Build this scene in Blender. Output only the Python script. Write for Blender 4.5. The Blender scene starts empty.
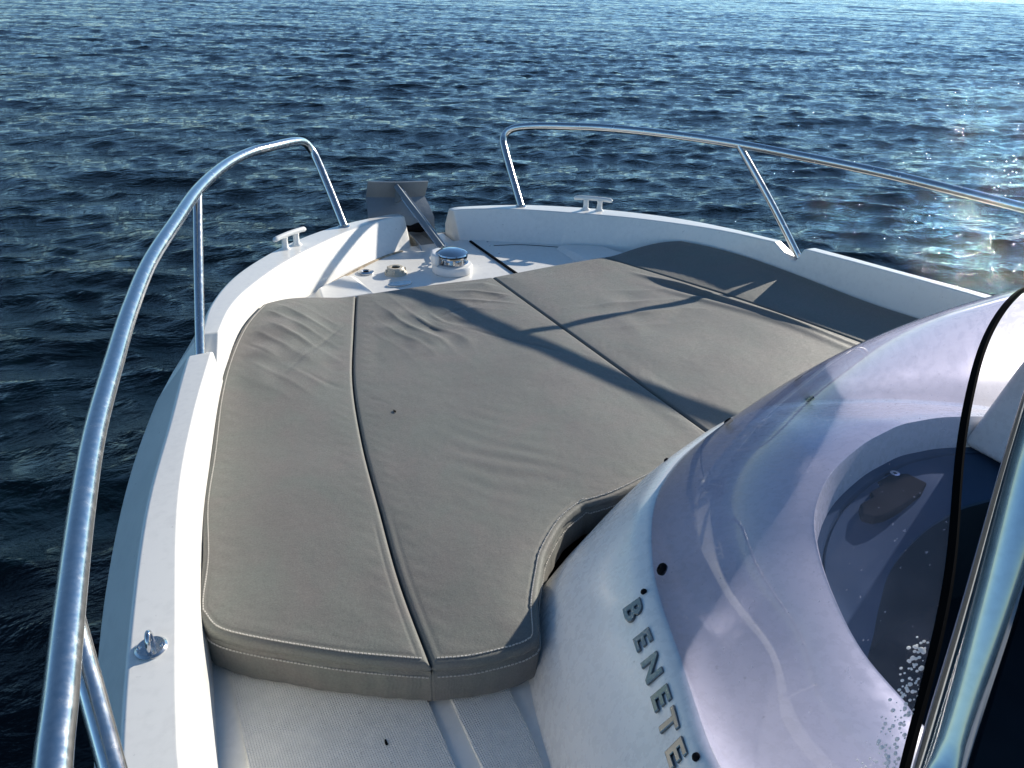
import bpy, bmesh, math, random
import numpy as np
from mathutils import Vector, Matrix
random.seed(4); rng = np.random.default_rng(11)
scene = bpy.context.scene
C = scene.collection
R = math.radians

# ------------------------------------------------------------------ helpers
def link(o, parent=None):
    C.objects.link(o)
    if parent: o.parent = parent
    return o

def mesh_obj(name, verts, faces, mat, parent=None, smooth=True, angle=None):
    me = bpy.data.meshes.new(name)
    me.from_pydata([tuple(map(float, v)) for v in verts], [], [tuple(int(i) for i in f) for f in faces])
    me.materials.append(mat)
    bm = bmesh.new(); bm.from_mesh(me)
    bmesh.ops.recalc_face_normals(bm, faces=bm.faces[:])
    for f in bm.faces: f.smooth = smooth
    if angle is not None:
        for e in bm.edges:
            if len(e.link_faces) == 2 and e.calc_face_angle(0) > R(angle): e.smooth = False
    bm.to_mesh(me); bm.free(); me.update()
    return link(bpy.data.objects.new(name, me), parent)

def empty(name, loc=(0, 0, 0)):
    o = bpy.data.objects.new(name, None); o.location = loc; o.empty_display_size = .1
    return link(o)

def tag(o, label=None, cat=None, group=None, kind=None):
    if label: o['label'] = label
    if cat: o['category'] = cat
    if group: o['group'] = group
    if kind: o['kind'] = kind
    return o

def spline(P, n):
    """centripetal-ish Catmull-Rom through the points, n samples by arc length"""
    P = np.array(P, float); m = len(P)
    E = np.vstack([2*P[0]-P[1], P, 2*P[-1]-P[-2]]); out = []
    for i in range(m-1):
        p0, p1, p2, p3 = E[i:i+4]
        for t in np.linspace(0, 1, 24, endpoint=False):
            out.append(.5*((2*p1)+(-p0+p2)*t+(2*p0-5*p1+4*p2-p3)*t*t+(-p0+3*p1-3*p2+p3)*t**3))
    out.append(P[-1]); return resamp(np.array(out), n)

def resamp(P, n, tt=None):
    s = np.r_[0, np.cumsum(np.linalg.norm(np.diff(P, axis=0), axis=1))]
    t = np.linspace(0, s[-1], n) if tt is None else np.asarray(tt)*s[-1]
    return np.stack([np.interp(t, s, P[:, i]) for i in range(P.shape[1])], 1)

def tube(name, P, r, mat, parent=None, seg=20, cap=True):
    P = np.array(P, float); n = len(P)
    r = np.full(n, r) if np.isscalar(r) else np.array(r)
    T = np.gradient(P, axis=0); T /= np.linalg.norm(T, axis=1)[:, None]
    a = np.array([0, 0, 1.]) if abs(T[0][2]) < .9 else np.array([1., 0, 0])
    u = np.cross(T[0], a); u /= np.linalg.norm(u); V = []; F = []
    for i in range(n):
        u = u - T[i]*(u@T[i]); u /= np.linalg.norm(u); w = np.cross(T[i], u)
        for k in range(seg):
            th = 2*math.pi*k/seg; V.append(P[i]+r[i]*(math.cos(th)*u+math.sin(th)*w))
    for i in range(n-1):
        for k in range(seg):
            k2 = (k+1) % seg; F.append((i*seg+k, i*seg+k2, (i+1)*seg+k2, (i+1)*seg+k))
    if cap: F.append(tuple(range(seg))); F.append(tuple((n-1)*seg+k for k in range(seg)))
    return mesh_obj(name, V, F, mat, parent, angle=50)

def lathe_geo(prof, seg=40, loc=(0, 0, 0)):
    V = []; F = []; m = len(prof)
    for k in range(seg):
        th = 2*math.pi*k/seg
        for r, z in prof: V.append((loc[0]+r*math.cos(th), loc[1]+r*math.sin(th), loc[2]+z))
    for k in range(seg):
        k2 = (k+1) % seg
        for i in range(m-1): F.append((k*m+i, k2*m+i, k2*m+i+1, k*m+i+1))
    F.append(tuple(k*m for k in range(seg))); F.append(tuple(k*m+m-1 for k in range(seg)))
    return V, F

def lathe(name, prof, mat, parent=None, loc=(0, 0, 0), axis=None, seg=40, angle=35):
    V, F = lathe_geo(prof, seg)
    V = [Vector(v) for v in V]
    if axis is not None:
        q = Vector((0, 0, 1)).rotation_difference(Vector(axis)); V = [q @ v for v in V]
    V = [v+Vector(loc) for v in V]
    return mesh_obj(name, V, F, mat, parent, angle=angle)

def prism(name, poly, z0, z1, mat, parent=None, bev=.003, seg=2):
    n = len(poly); V = [(x, y, z0) for x, y in poly]+[(x, y, z1) for x, y in poly]
    F = [tuple(range(n)), tuple(range(n, 2*n))]+[(i, (i+1) % n, n+(i+1) % n, n+i) for i in range(n)]
    o = mesh_obj(name, V, F, mat, parent, smooth=True, angle=30)
    if bev: bevel(o, bev, seg)
    return o

def bevel(o, w, seg=3, ang=28):
    for p in o.data.edges: p.use_edge_sharp = False
    m = o.modifiers.new('bevel', 'BEVEL'); m.width = w; m.segments = seg
    m.limit_method = 'ANGLE'; m.angle_limit = R(ang); m.harden_normals = False
    w2 = o.modifiers.new('wn', 'WEIGHTED_NORMAL'); w2.keep_sharp = True
    return o

def box_geo(c, sx, sy, sz, rot=None):
    V = [Vector((x*sx/2, y*sy/2, z*sz/2)) for x in (-1, 1) for y in (-1, 1) for z in (-1, 1)]
    if rot is not None: V = [rot @ v for v in V]
    V = [v+Vector(c) for v in V]
    F = [(0, 1, 3, 2), (4, 6, 7, 5), (0, 4, 5, 1), (2, 3, 7, 6), (0, 2, 6, 4), (1, 5, 7, 3)]
    return V, F

def merge(parts):
    V = []; F = []
    for v, f in parts:
        b = len(V); V += list(v); F += [tuple(b+i for i in q) for q in f]
    return V, F

# ------------------------------------------------------------------ materials
class Nodes:
    def __init__(s, name):
        s.m = bpy.data.materials.new(name); s.m.use_nodes = True
        s.nt = s.m.node_tree; s.p = s.nt.nodes['Principled BSDF']; s.out = s.nt.nodes['Material Output']
    def n(s, t, **kw):
        x = s.nt.nodes.new(t)
        for k, v in kw.items():
            if k in x.inputs: x.inputs[k].default_value = v
            else: setattr(x, k, v)
        return x
    def l(s, a, b): s.nt.links.new(a, b)
    def coord(s): return s.n('ShaderNodeTexCoord').outputs['Object']
    def noise(s, scale, detail=4, rough=.55, vec=None, dist=0):
        x = s.n('ShaderNodeTexNoise', Scale=scale, Detail=detail, Roughness=rough, Distortion=dist)
        s.l(vec if vec else s.coord(), x.inputs['Vector']); return x.outputs['Fac']
    def ramp(s, fac, stops):
        r = s.n('ShaderNodeValToRGB'); e = r.color_ramp.elements
        while len(e) < len(stops): e.new(.5)
        for i, (p, c) in enumerate(stops):
            e[i].position = p; e[i].color = (c if len(c) == 4 else (*c, 1)) if hasattr(c, '__len__') else (c, c, c, 1)
        s.l(fac, r.inputs['Fac']); return r.outputs['Color']
    def math(s, op, a, b=None):
        x = s.n('ShaderNodeMath', operation=op)
        for i, v in enumerate((a, b)):
            if v is None: continue
            if isinstance(v, (int, float)): x.inputs[i].default_value = v
            else: s.l(v, x.inputs[i])
        return x.outputs[0]
    def bump(s, h, strength, dist=.001, normal=None):
        b = s.n('ShaderNodeBump', Strength=strength, Distance=dist); s.l(h, b.inputs['Height'])
        if normal: s.l(normal, b.inputs['Normal'])
        return b.outputs['Normal']

def gelcoat(name, base=(.84, .83, .785), rough=.28, nonskid=False):
    g = Nodes(name); p = g.p
    d = g.noise(3.0, 6, .6); f = g.noise(60, 4, .6)
    mx = g.math('MULTIPLY', d, f)
    col = g.ramp(mx, [(.08, tuple(c*.90 for c in base)), (.28, base)])
    spk_ = g.ramp(g.noise(85, 2, .5), [(.22, .75), (.28, 1)]); strk = g.ramp(g.noise(2.2, 8, .75, dist=1.2), [(.30, .93), (.42, 1)])
    m_a = g.n('ShaderNodeMix', data_type='RGBA', blend_type='MULTIPLY'); m_a.inputs[0].default_value = 1; g.l(col, m_a.inputs[6]); g.l(spk_, m_a.inputs[7])
    m_b = g.n('ShaderNodeMix', data_type='RGBA', blend_type='MULTIPLY'); m_b.inputs[0].default_value = 1; g.l(m_a.outputs[2], m_b.inputs[6]); g.l(strk, m_b.inputs[7])
    g.l(m_b.outputs[2], p.inputs['Base Color'])
    g.l(g.ramp(f, [(.3, rough), (.8, rough+.15)]), p.inputs['Roughness'])
    p.inputs['Coat Weight'].default_value = .25; p.inputs['Coat Roughness'].default_value = .12
    if nonskid:
        c = g.coord(); sp = g.n('ShaderNodeSeparateXYZ'); g.l(c, sp.inputs[0])
        a = g.math('MULTIPLY', g.math('ADD', sp.outputs[0], sp.outputs[1]), 2*math.pi/.0075)
        b = g.math('MULTIPLY', g.math('SUBTRACT', sp.outputs[0], sp.outputs[1]), 2*math.pi/.0075)
        h = g.math('MULTIPLY', g.math('SINE', a), g.math('SINE', b))
        h2 = g.math('GREATER_THAN', h, .0)
        nrm = g.bump(g.ramp(g.math('ADD', g.math('MULTIPLY', h, .5), .5), [(.4, 0), (.75, 1)]), .9, .0016)
        g.l(nrm, p.inputs['Normal']); p.inputs['Coat Weight'].default_value = .05
    else:
        g.l(g.bump(g.noise(7, 2, .4), .06, .002), p.inputs['Normal'])
    return g.m

def metal(name, col=(.72, .73, .74), rough=.14, spots=.15, bump=.0):
    g = Nodes(name); p = g.p; p.inputs['Metallic'].default_value = 1
    f = g.noise(70, 5, .65)
    g.l(g.ramp(f, [(.4, rough), (.8, rough+spots)]), p.inputs['Roughness'])
    g.l(g.ramp(g.noise(140, 3), [(.3, tuple(c*.93 for c in col)), (.6, col)]), p.inputs['Base Color'])
    if bump: g.l(g.bump(f, bump, .002), p.inputs['Normal'])
    return g.m

def simple(name, col, rough=.5, metallic=0, var=.15, scale=40):
    g = Nodes(name); p = g.p
    g.l(g.ramp(g.noise(scale, 4), [(.3, tuple(c*(1-var) for c in col)), (.7, tuple(min(1, c*(1+var)) for c in col))]), p.inputs['Base Color'])
    p.inputs['Roughness'].default_value = rough; p.inputs['Metallic'].default_value = metallic
    if max(col) < .14: p.inputs['Specular IOR Level'].default_value = .1; p.inputs['IOR'].default_value = 1.12; p.inputs['Roughness'].default_value = max(rough, .6)
    return g.m

def fabric(name, base):
    g = Nodes(name); p = g.p
    c = g.coord(); sp = g.n('ShaderNodeSeparateXYZ'); g.l(c, sp.inputs[0])
    k = 2*math.pi/.0028
    wx = g.math('SINE', g.math('MULTIPLY', sp.outputs[0], k)); wy = g.math('SINE', g.math('MULTIPLY', sp.outputs[1], k))
    w = g.math('MULTIPLY', wx, wy)
    grain = g.noise(420, 3, .7); blot = g.noise(4.5, 5, .6, dist=.4); spk = g.noise(150, 2, .6)
    big = g.noise(1.4, 3, .5)
    t = g.math('ADD', g.math('MULTIPLY', g.math('ADD', g.math('MULTIPLY', blot, .5), g.math('MULTIPLY', big, .5)), .6), g.math('MULTIPLY', grain, .4))
    col = g.ramp(t, [(.35, tuple(x*.84 for x in base)), (.65, tuple(x*1.16 for x in base))])
    hue = g.ramp(g.noise(6.5, 4, .6, dist=.8), [(.35, (.97, 1.02, .98)), (.65, (1.06, .99, .98))])
    mh = g.n('ShaderNodeMix', data_type='RGBA', blend_type='MULTIPLY'); mh.inputs[0].default_value = 1; g.l(col, mh.inputs[6]); g.l(hue, mh.inputs[7])
    sp2 = g.ramp(g.noise(260, 2, .8), [(.3, .88), (.7, 1.13)]); mh2 = g.n('ShaderNodeMix', data_type='RGBA', blend_type='MULTIPLY'); mh2.inputs[0].default_value = 1; g.l(mh.outputs[2], mh2.inputs[6]); g.l(sp2, mh2.inputs[7])
    g.l(mh2.outputs[2], p.inputs['Base Color'])
    g.l(g.ramp(spk, [(.3, .5), (.7, .68)]), p.inputs['Roughness'])
    p.inputs['Sheen Weight'].default_value = .12; p.inputs['Sheen Roughness'].default_value = .5
    p.inputs['Specular IOR Level'].default_value = .35
    hh = g.math('ADD', g.math('MULTIPLY', w, .5), grain)
    n1 = g.bump(hh, .55, .0007)
    n2 = g.bump(g.noise(28, 5, .6), .35, .003, n1)
    g.l(n2, p.inputs['Normal'])
    return g.m

M_gel = gelcoat('gelcoat')
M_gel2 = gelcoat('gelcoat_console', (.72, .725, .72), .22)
M_non = gelcoat('nonskid_gelcoat', (.84, .835, .80), .4, True)
M_hull = gelcoat('hull_gelcoat', (.80, .80, .78), .2)
M_steel = metal('stainless', (.66, .66, .655), .17, .16)
M_chrome = metal('chrome', (.66, .66, .67), .05, .05)
M_galv = metal('galvanised', (.20, .235, .27), .45, .25, .6)
M_fab = fabric('taupe_fabric', (.162, .163, .150))
M_thread = simple('pale_thread', (.50, .48, .44), .8)
M_pitch = simple('pitch_black', (.003, .003, .0035), .7)
M_letter = metal('dark_chrome', (.17, .175, .18), .16, .05)
M_galv.node_tree.nodes['Principled BSDF'].inputs['Metallic'].default_value = .45
M_railchrome = metal('shaded_chrome', (.27, .29, .32), .06, .05)  # darkened chrome: shade over the near grab rail put into its colour
M_black = simple('black_rubber', (.010, .010, .012), .5)
M_dark = simple('dark_dash', (.020, .024, .030), .55)
M_navy = simple('dark_vinyl', (.020, .030, .038), .5, scale=8)
M_dash = simple('dash_panel', (.050, .086, .138), .45, scale=6)  # dark blue-grey: shade inside the dash well put into the base colour
M_whitep = simple('white_nylon', (.78, .78, .76), .3, var=.04)
M_caulk = simple('stained_sealant', (.42, .34, .24), .8, var=.5, scale=55)
M_beige = simple('aged_beige_plastic', (.55, .50, .40), .5)
M_rust = simple('dark_gap', (.02, .018, .015), .8)

# tinted acrylic windscreen: thin sheet = tinted see-through + Fresnel reflection + a little dust
def acrylic():
    g = Nodes('tinted_acrylic'); nt = g.nt; nt.nodes.remove(g.p)
    tr = g.n('ShaderNodeBsdfTransparent'); tr.inputs[0].default_value = (.80, .795, .925, 1)
    gl = g.n('ShaderNodeBsdfGlossy', Roughness=.03)
    fr = g.n('ShaderNodeFresnel', IOR=1.32)
    m1 = g.n('ShaderNodeMixShader'); g.l(fr.outputs[0], m1.inputs[0]); g.l(tr.outputs[0], m1.inputs[1]); g.l(gl.outputs[0], m1.inputs[2])
    df = g.n('ShaderNodeBsdfDiffuse'); df.inputs[0].default_value = (.62, .62, .74, 1)
    tl = g.n('ShaderNodeBsdfTranslucent'); tl.inputs[0].default_value = (.62, .62, .76, 1)
    dm = g.n('ShaderNodeMixShader'); dm.inputs[0].default_value = .5; g.l(df.outputs[0], dm.inputs[1]); g.l(tl.outputs[0], dm.inputs[2])
    mp = g.n('ShaderNodeMapping'); g.l(g.coord(), mp.inputs[0]); mp.inputs['Scale'].default_value = (1, .35, 1); mp.inputs['Rotation'].default_value = (0, 0, .6)
    n1 = g.noise(14, 8, .7, mp.outputs[0]); n2 = g.noise(160, 2, .5)
    a = g.ramp(n1, [(.35, .05), (.75, .15)]); b = g.ramp(n2, [(.70, 0), (.76, .35)])
    m2 = g.n('ShaderNodeMixShader'); g.l(g.math('ADD', a, b), m2.inputs[0]); g.l(m1.outputs[0], m2.inputs[1]); g.l(dm.outputs[0], m2.inputs[2])
    g.l(m2.outputs[0], g.out.inputs['Surface'])
    return g.m
M_acr = acrylic()

def water():
    g = Nodes('sea_water'); p = g.p
    p.inputs['Base Color'].default_value = (.0003, .0034, .0052, 1)
    p.inputs['Roughness'].default_value = .02; p.inputs['IOR'].default_value = 1.30
    c = g.coord()
    mp = g.n('ShaderNodeMapping'); g.l(c, mp.inputs[0]); mp.inputs['Rotation'].default_value = (0, 0, R(28)); mp.inputs['Scale'].default_value = (.75, 1.25, 1)
    a = g.noise(3.2, 8, .62, mp.outputs[0], .7); b = g.noise(11, 6, .6, mp.outputs[0], .5)
    c_ = g.noise(1.1, 6, .6, mp.outputs[0], .5)
    d_ = g.noise(.38, 4, .5, mp.outputs[0], .4); n00 = g.bump(d_, .6, .42)
    n0 = g.bump(c_, .6, .18, n00); n1 = g.bump(a, .7, .05, n0); n2 = g.bump(b, .5, .012, n1)
    g.l(n2, p.inputs['Normal'])
    return g.m
M_water = water()

# ------------------------------------------------------------------ water surface (real waves)
CAMX, CAMY, CAMZ = -1.164, 0.0, .95
WZ = -.80
def build_water():
    head = math.atan2(.4265, .7705)          # camera heading, clockwise from +Y
    th = np.concatenate([np.linspace(-180, -52, 60, endpoint=False), np.linspace(-52, 46, 1050), np.linspace(46, 180, 60)[1:-1]])
    th = np.radians(th)+head
    dep = np.concatenate([np.radians(np.linspace(80, 62, 12, endpoint=False)), np.radians(np.linspace(62, 14, 520, endpoint=False)), np.radians(np.geomspace(14, .9, 560))])
    r = (CAMZ-WZ)/np.tan(dep); r = np.concatenate([r, [180, 300, 600, 1500, 4000]])
    dr = np.gradient(r)
    TT, RR = np.meshgrid(th, r); DR = np.broadcast_to(dr[:, None], RR.shape)
    X = (CAMX+RR*np.sin(TT)).astype(np.float32); Y = (CAMY+RR*np.cos(TT)).astype(np.float32)
    Z = np.zeros_like(X); DX = np.zeros_like(X); DY = np.zeros_like(X)
    N = 150; lam = np.geomspace(.075, 5.5, N)
    main = math.radians(206)                 # waves run roughly towards the camera
    # slow patches of rougher and calmer water
    gust = .85+.22*np.sin(X*.21+Y*.13+1)*np.sin(Y*.17-X*.09+2)
    for i, L in enumerate(lam):
        a0 = main+rng.normal(0, .55 if L < 1.2 else .38)
        k = 2*math.pi/L; w = math.exp(-(math.log(L/.30)/.85)**2)
        s = .029*(.27+w)                     # slope of this component
        amp = s/k
        fade = np.clip((L/DR-.5)/1.4, 0, 1).astype(np.float32)
        kx, ky = k*math.sin(a0), k*math.cos(a0)
        ph = (kx*X+ky*Y+rng.uniform(0, 6.28)).astype(np.float32)
        A = (amp*fade*gust).astype(np.float32)
        Z += A*np.cos(ph); sn = A*np.sin(ph)*.9
        DX -= sn*math.sin(a0); DY -= sn*math.cos(a0)
    near = 1
    X += DX; Y += DY
    nr, nt_ = X.shape
    V = np.stack([X, Y, Z], -1).reshape(-1, 3)
    idx = np.arange(nr*nt_).reshape(nr, nt_)
    a = idx[:-1]; b = idx[1:]
    F = np.stack([a, np.roll(a, -1, 1), np.roll(b, -1, 1), b], -1).reshape(-1, 4)
    me = bpy.data.meshes.new('water'); me.vertices.add(len(V)); me.vertices.foreach_set('co', V.astype(np.float32).ravel())
    me.loops.add(F.size); me.loops.foreach_set('vertex_index', F.astype(np.int32).ravel())
    me.polygons.add(len(F)); me.polygons.foreach_set('loop_start', np.arange(0, F.size, 4, dtype=np.int32))
    me.polygons.foreach_set('use_smooth', np.ones(len(F), dtype=bool))
    me.update(calc_edges=True); me.materials.append(M_water)
    if me.polygons[0].normal.z < 0: me.flip_normals()
    o = link(bpy.data.objects.new('water', me)); o.location.z = WZ
    tag(o, kind='structure'); return o
build_water()

# ------------------------------------------------------------------ the boat
boat = empty('motorboat', (0, 0, WZ))
tag(boat, 'white motorboat with stainless bow rails, sun cushions on its foredeck and a purple tinted windscreen', 'boat')
class Holder: pass
def adopt(o, parent):
    """parent while keeping world placement"""
    o.parent = parent; o.matrix_parent_inverse = Matrix.Translation(-Vector(parent.location)) if parent.type == 'EMPTY' else Matrix()
    return o
_old_link = link
def link(o, parent=None):
    C.objects.link(o)
    if parent: adopt(o, parent)
    return o

# stations from stern to bow: hull outer line, top outer edge, top inner edge, inner wall, top height
ST = [((1.30, -3.4), (1.245, -3.4), (1.175, -3.4), (1.15, -3.4), .13),
      ((1.345, -1.0), (1.29, -1), (1.22, -1), (1.195, -1.0), .13),
      ((1.342, .2), (1.287, .2), (1.219, .2), (1.195, .2), .128),
      ((1.322, .75), (1.271, .72), (1.206, .70), (1.183, .70), .123),
      ((1.305, 1.005), (1.240, .96), (1.180, .93), (1.160, .93), .121),
      ((1.271, 1.256), (1.193, 1.23), (1.138, 1.23), (1.118, 1.23), .119),
      ((1.214, 1.54), (1.12, 1.52), (1.069, 1.53), (1.053, 1.53), .117),
      ((1.16, 1.74), (1.068, 1.73), (1.010, 1.74), (.997, 1.745), .116),
      ((1.133, 1.83), (1.045, 1.815), (.990, 1.81), (.976, 1.81), .115),
      ((1.084, 1.96), (1.0, 1.935), (.957, 1.92), (.938, 1.92), .112),
      ((1.01, 2.13), (.945, 2.13), (.895, 2.095), (.868, 2.08), .107),
      ((.90, 2.33), (.84, 2.35), (.795, 2.265), (.76, 2.25), .102),
      ((.76, 2.53), (.72, 2.51), (.67, 2.425), (.62, 2.41), .097),
      ((.60, 2.69), (.575, 2.66), (.52, 2.575), (.47, 2.55), .091),
      ((.42, 2.82), (.39, 2.785), (.34, 2.72), (.31, 2.655), .087),
      ((.25, 2.90), (.23, 2.85), (.20, 2.80), (.18, 2.735), .083),
      ((.11, 2.935), (.105, 2.885), (.105, 2.835), (.105, 2.775), .080)]
tab = np.array([[*a, *b, *c, *d, z] for a, b, c, d, z in ST])
_h = np.linalg.norm(np.diff(tab[:, 2:4], axis=0), axis=1)
_m = np.zeros_like(tab)
_d = np.diff(tab, axis=0)/_h[:, None]
for _i in range(1, len(tab)-1): _m[_i] = (_d[_i-1]*_h[_i]+_d[_i]*_h[_i-1])/(_h[_i]+_h[_i-1])
_m[0] = _d[0]; _m[-1] = _d[-1]
def st_at(t):
    """smooth interpolation of the station table (Hermite over arc length)"""
    n = len(tab); i = int(min(max(math.floor(t), 0), n-2)); u = t-i; h = _h[i]
    return (2*u**3-3*u*u+1)*tab[i]+(u**3-2*u*u+u)*h*_m[i]+(3*u*u-2*u**3)*tab[i+1]+(u**3-u*u)*h*_m[i+1]

def build_gunwale(side):
    ts = list(np.linspace(0, 3, 8)[:-1])+list(np.linspace(3, 7.9, 30))+[8.0, 8.22, 8.35, 9.0]+list(np.linspace(9.15, 15.4, 50))+list(np.linspace(15.5, 16, 8))
    V = []; F = []; m = 6
    for t in ts:
        s = st_at(t); z = s[8]; notch = 0
        if 8 < t < 9: notch = .052*(1 if t < 8.3 else (9-t)/.65 if t > 8.35 else 1)
        e = 0
        if t > 15.6: e = .006*((t-15.6)/.4)**2.2
        zt = z-notch-e
        prof = [(s[0], s[1], -.055), (s[0], s[1], .0-e), (s[2], s[3], zt-.004), (s[4], s[5], zt), (s[6], s[7], -.03), (s[6], s[7], -.14)]
        for x, y, zz in prof: V.append((side*x, y, zz))
    for i in range(len(ts)-1):
        for j in range(m-1): F.append((i*m+j, i*m+j+1, (i+1)*m+j+1, (i+1)*m+j))
        F.append((i*m+m-1, i*m, (i+1)*m, (i+1)*m+m-1))
    F.append(tuple(range(m))); F.append(tuple((len(ts)-1)*m+j for j in range(m)))
    o = mesh_obj('gunwale', V, F, M_gel, boat, smooth=True)
    for e in o.data.edges: e.use_edge_sharp = False
    mo = o.modifiers.new('bevel', 'BEVEL'); mo.width = .013; mo.segments = 4; mo.limit_method = 'ANGLE'; mo.angle_limit = R(24)
    o.modifiers.new('wn', 'WEIGHTED_NORMAL')
    return o
gun_p = build_gunwale(-1); gun_s = build_gunwale(1)

def build_hull():
    ts = np.linspace(0, 16, 120); V = []; F = []
    full = [(st_at(t), 1) for t in ts]
    rows = []
    for s, _ in full: rows.append((s[0]-.003, s[1]))
    rows.append((0.0, 2.945))
    pts = [(-x, y) for x, y in rows]+[(x, y) for x, y in rows[-2::-1]]
    lev = [(-.045, 0, 0), (-.07, .006, 0), (-.085, -.03, 0), (-.30, -.11, .02), (-.6, -.22, .08), (-.86, -.34, .16), (-1.15, -.6, .4)]
    m = len(lev)
    for x, y in pts:
        for z, off, back in lev:
            k = max(0, min(1, (y-1.0)/1.9))**2
            sx = max(0.0, abs(x)*(1+off*.8)-(0 if off > 0 else 0)); yy = y-back*(1+3.0*k)+(.004 if off > 0 else 0)
            V.append((math.copysign(sx, x) if x else 0, yy, z))
    for i in range(len(pts)-1):
        for j in range(m-1): F.append((i*m+j, i*m+j+1, (i+1)*m+j+1, (i+1)*m+j))
    F.append(tuple(range(m))+tuple((len(pts)-1)*m+j for j in range(m-1, -1, -1)))
    return mesh_obj('hull', V, F, M_hull, boat, angle=25)
build_hull()

# inner bottom moulding (deck) under everything
def inner_outline(y0, y1, inset, n=60, zc=False):
    L = []
    for t in np.linspace(0, 16, 400):
        s = st_at(t)
        if y0 <= s[7] <= y1: L.append((s[6]-inset, s[7]))
    L = np.array(L); L = resamp(L, n)
    return [(-x, y) for x, y in L]+[(x, y) for x, y in L[::-1]]
prism('deck', inner_outline(-3.3, 2.20, -.01), -.13, -.094, M_gel, boat, bev=0)
# raised anchor deck at the bow
prism('anchor_deck', inner_outline(2.17, 2.78, -.012, 40), -.13, -.030, M_gel, boat, bev=.004)
slot = prism('bow_slot_floor', [(-.10, 2.74), (-.10, 2.935), (.10, 2.935), (.10, 2.74)], -.12, -.046, M_gel, boat, bev=.004)

# non-skid panels of the side decks, with a smooth channel between
def nonskid(side):
    a = [(side*x, y) for x, y in [(1.115, 1.30), (1.125, 1.0), (1.137, .72), (1.142, .40), (1.142, -1.0), (.872, -1.0), (.868, .55), (.861, .70), (.852, .83), (.83, 1.3)]]
    b = [(side*x, y) for x, y in [(.80, 1.3), (.818, .83), (.828, .68), (.832, .55), (.832, -1.0), (.80, -1.0), (.792, .2), (.775, .48), (.738, .66), (.70, 1.0)]]
    for poly in (a, b):
        prism('nonskid_panel', poly, -.100, -.0885, M_non, boat, bev=.002)
nonskid(-1); nonskid(1)

# details on the anchor deck
def hatch_strip(name, pts, w, h, mat, z=-.030):
    P = spline([(x, y, z) for x, y in pts], 30); T = np.gradient(P, axis=0); T /= np.linalg.norm(T, axis=1)[:, None]
    N = np.stack([-T[:, 1], T[:, 0], 0*T[:, 0]], 1); V = []; F = []
    for i in range(len(P)):
        for s, dz in ((-1, -.003), (-1, h), (1, h), (1, -.003)): V.append(P[i]+N[i]*s*w/2+np.array([0, 0, dz]))
    for i in range(len(P)-1):
        for j in range(4): F.append((4*i+j, 4*i+(j+1) % 4, 4*i+4+(j+1) % 4, 4*i+4+j))
    F += [(0, 1, 2, 3), tuple(4*(len(P)-1)+j for j in (3, 2, 1, 0))]
    return mesh_obj(name, V, F, mat, boat, angle=30)
hatch_strip('hatch_gasket', [(.134, 2.735), (.131, 2.6), (.128, 2.30)], .009, .006, M_black)
hatch_strip('sealant_bead', [(.16*-1, 2.728), (-.26, 2.685), (-.38, 2.60), (-.50, 2.505)], .010, .004, M_caulk)
hatch_strip('hatch_seam', [(.20, 2.655), (.30, 2.625), (.40, 2.56), (.47, 2.50), (.51, 2.43), (.52, 2.36)], .004, .0012, M_rust)
# white corner fairing next to the port bulwark
V = [(-.600, 2.30, -.035), (-.586, 2.435, -.035), (-.452, 2.548, -.035), (-.405, 2.535, -.035), (-.395, 2.30, -.035),
     (-.590, 2.30, -.004), (-.570, 2.425, -.008), (-.452, 2.525, -.016), (-.430, 2.515, -.016), (-.425, 2.30, -.004)]
for sx in (1, -1):
    o = mesh_obj('corner_fairing', [(sx*x, y, z) for x, y, z in V], [(0, 1, 6, 5), (1, 2, 7, 6), (2, 3, 8, 7), (3, 4, 9, 8), (4, 0, 5, 9), (5, 6, 7, 8, 9), (4, 3, 2, 1, 0)], M_gel, boat)
    bevel(o, .006, 3)
# deck fittings: drain ring, vent, chrome filler plate, small bolts
lathe('drain_ring', [(.0, -.001), (.024, -.001), (.028, .002), (.028, .005), (.016, .008), (.012, .004), (.012, .001), (.0, .001)], M_steel, boat, (-.364, 2.556, -.030))
lathe('drain_hole', [(0, 0), (.0115, 0), (.0115, .0035), (0, .0035)], M_black, boat, (-.364, 2.556, -.0295))
vent = lathe('deck_vent', [(0, 0), (.040, 0), (.040, .006), (.033, .012), (.030, .022), (.026, .026), (.017, .026), (.015, .018), (0, .018)], M_beige, boat, (-.268, 2.510, -.031))
lathe('vent_plug', [(0, 0), (.0145, 0), (.0145, .004), (0, .005)], M_rust, boat, (-.268, 2.510, -.0125))
for k in range(6):
    a = k*math.pi/3; v, f = box_geo((-.268+.033*math.cos(a), 2.510+.033*math.sin(a), -.017), .010, .006, .012, Matrix.Rotation(a, 3, 'Z'))
    sub0 = mesh_obj('vent_lug', v, f, M_beige, boat, smooth=False); sub0.parent = vent; sub0.matrix_parent_inverse = Matrix()
prism('filler_plate', [(-.295+.035*math.cos(a)*(1.25), 2.400+.022*math.sin(a)) for a in np.linspace(0, 2*math.pi, 25)[:-1]], -.032, -.024, M_steel, boat, bev=.002)
for x, y in [(.185, 2.66), (.175, 2.56), (.20, 2.71), (-.02, 2.69), (.165, 2.47)]:
    lathe('deck_bolt', [(0, 0), (.0055, 0), (.0045, .0022), (0, .003)], M_steel, boat, (x, y, -.0305), seg=14)

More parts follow.
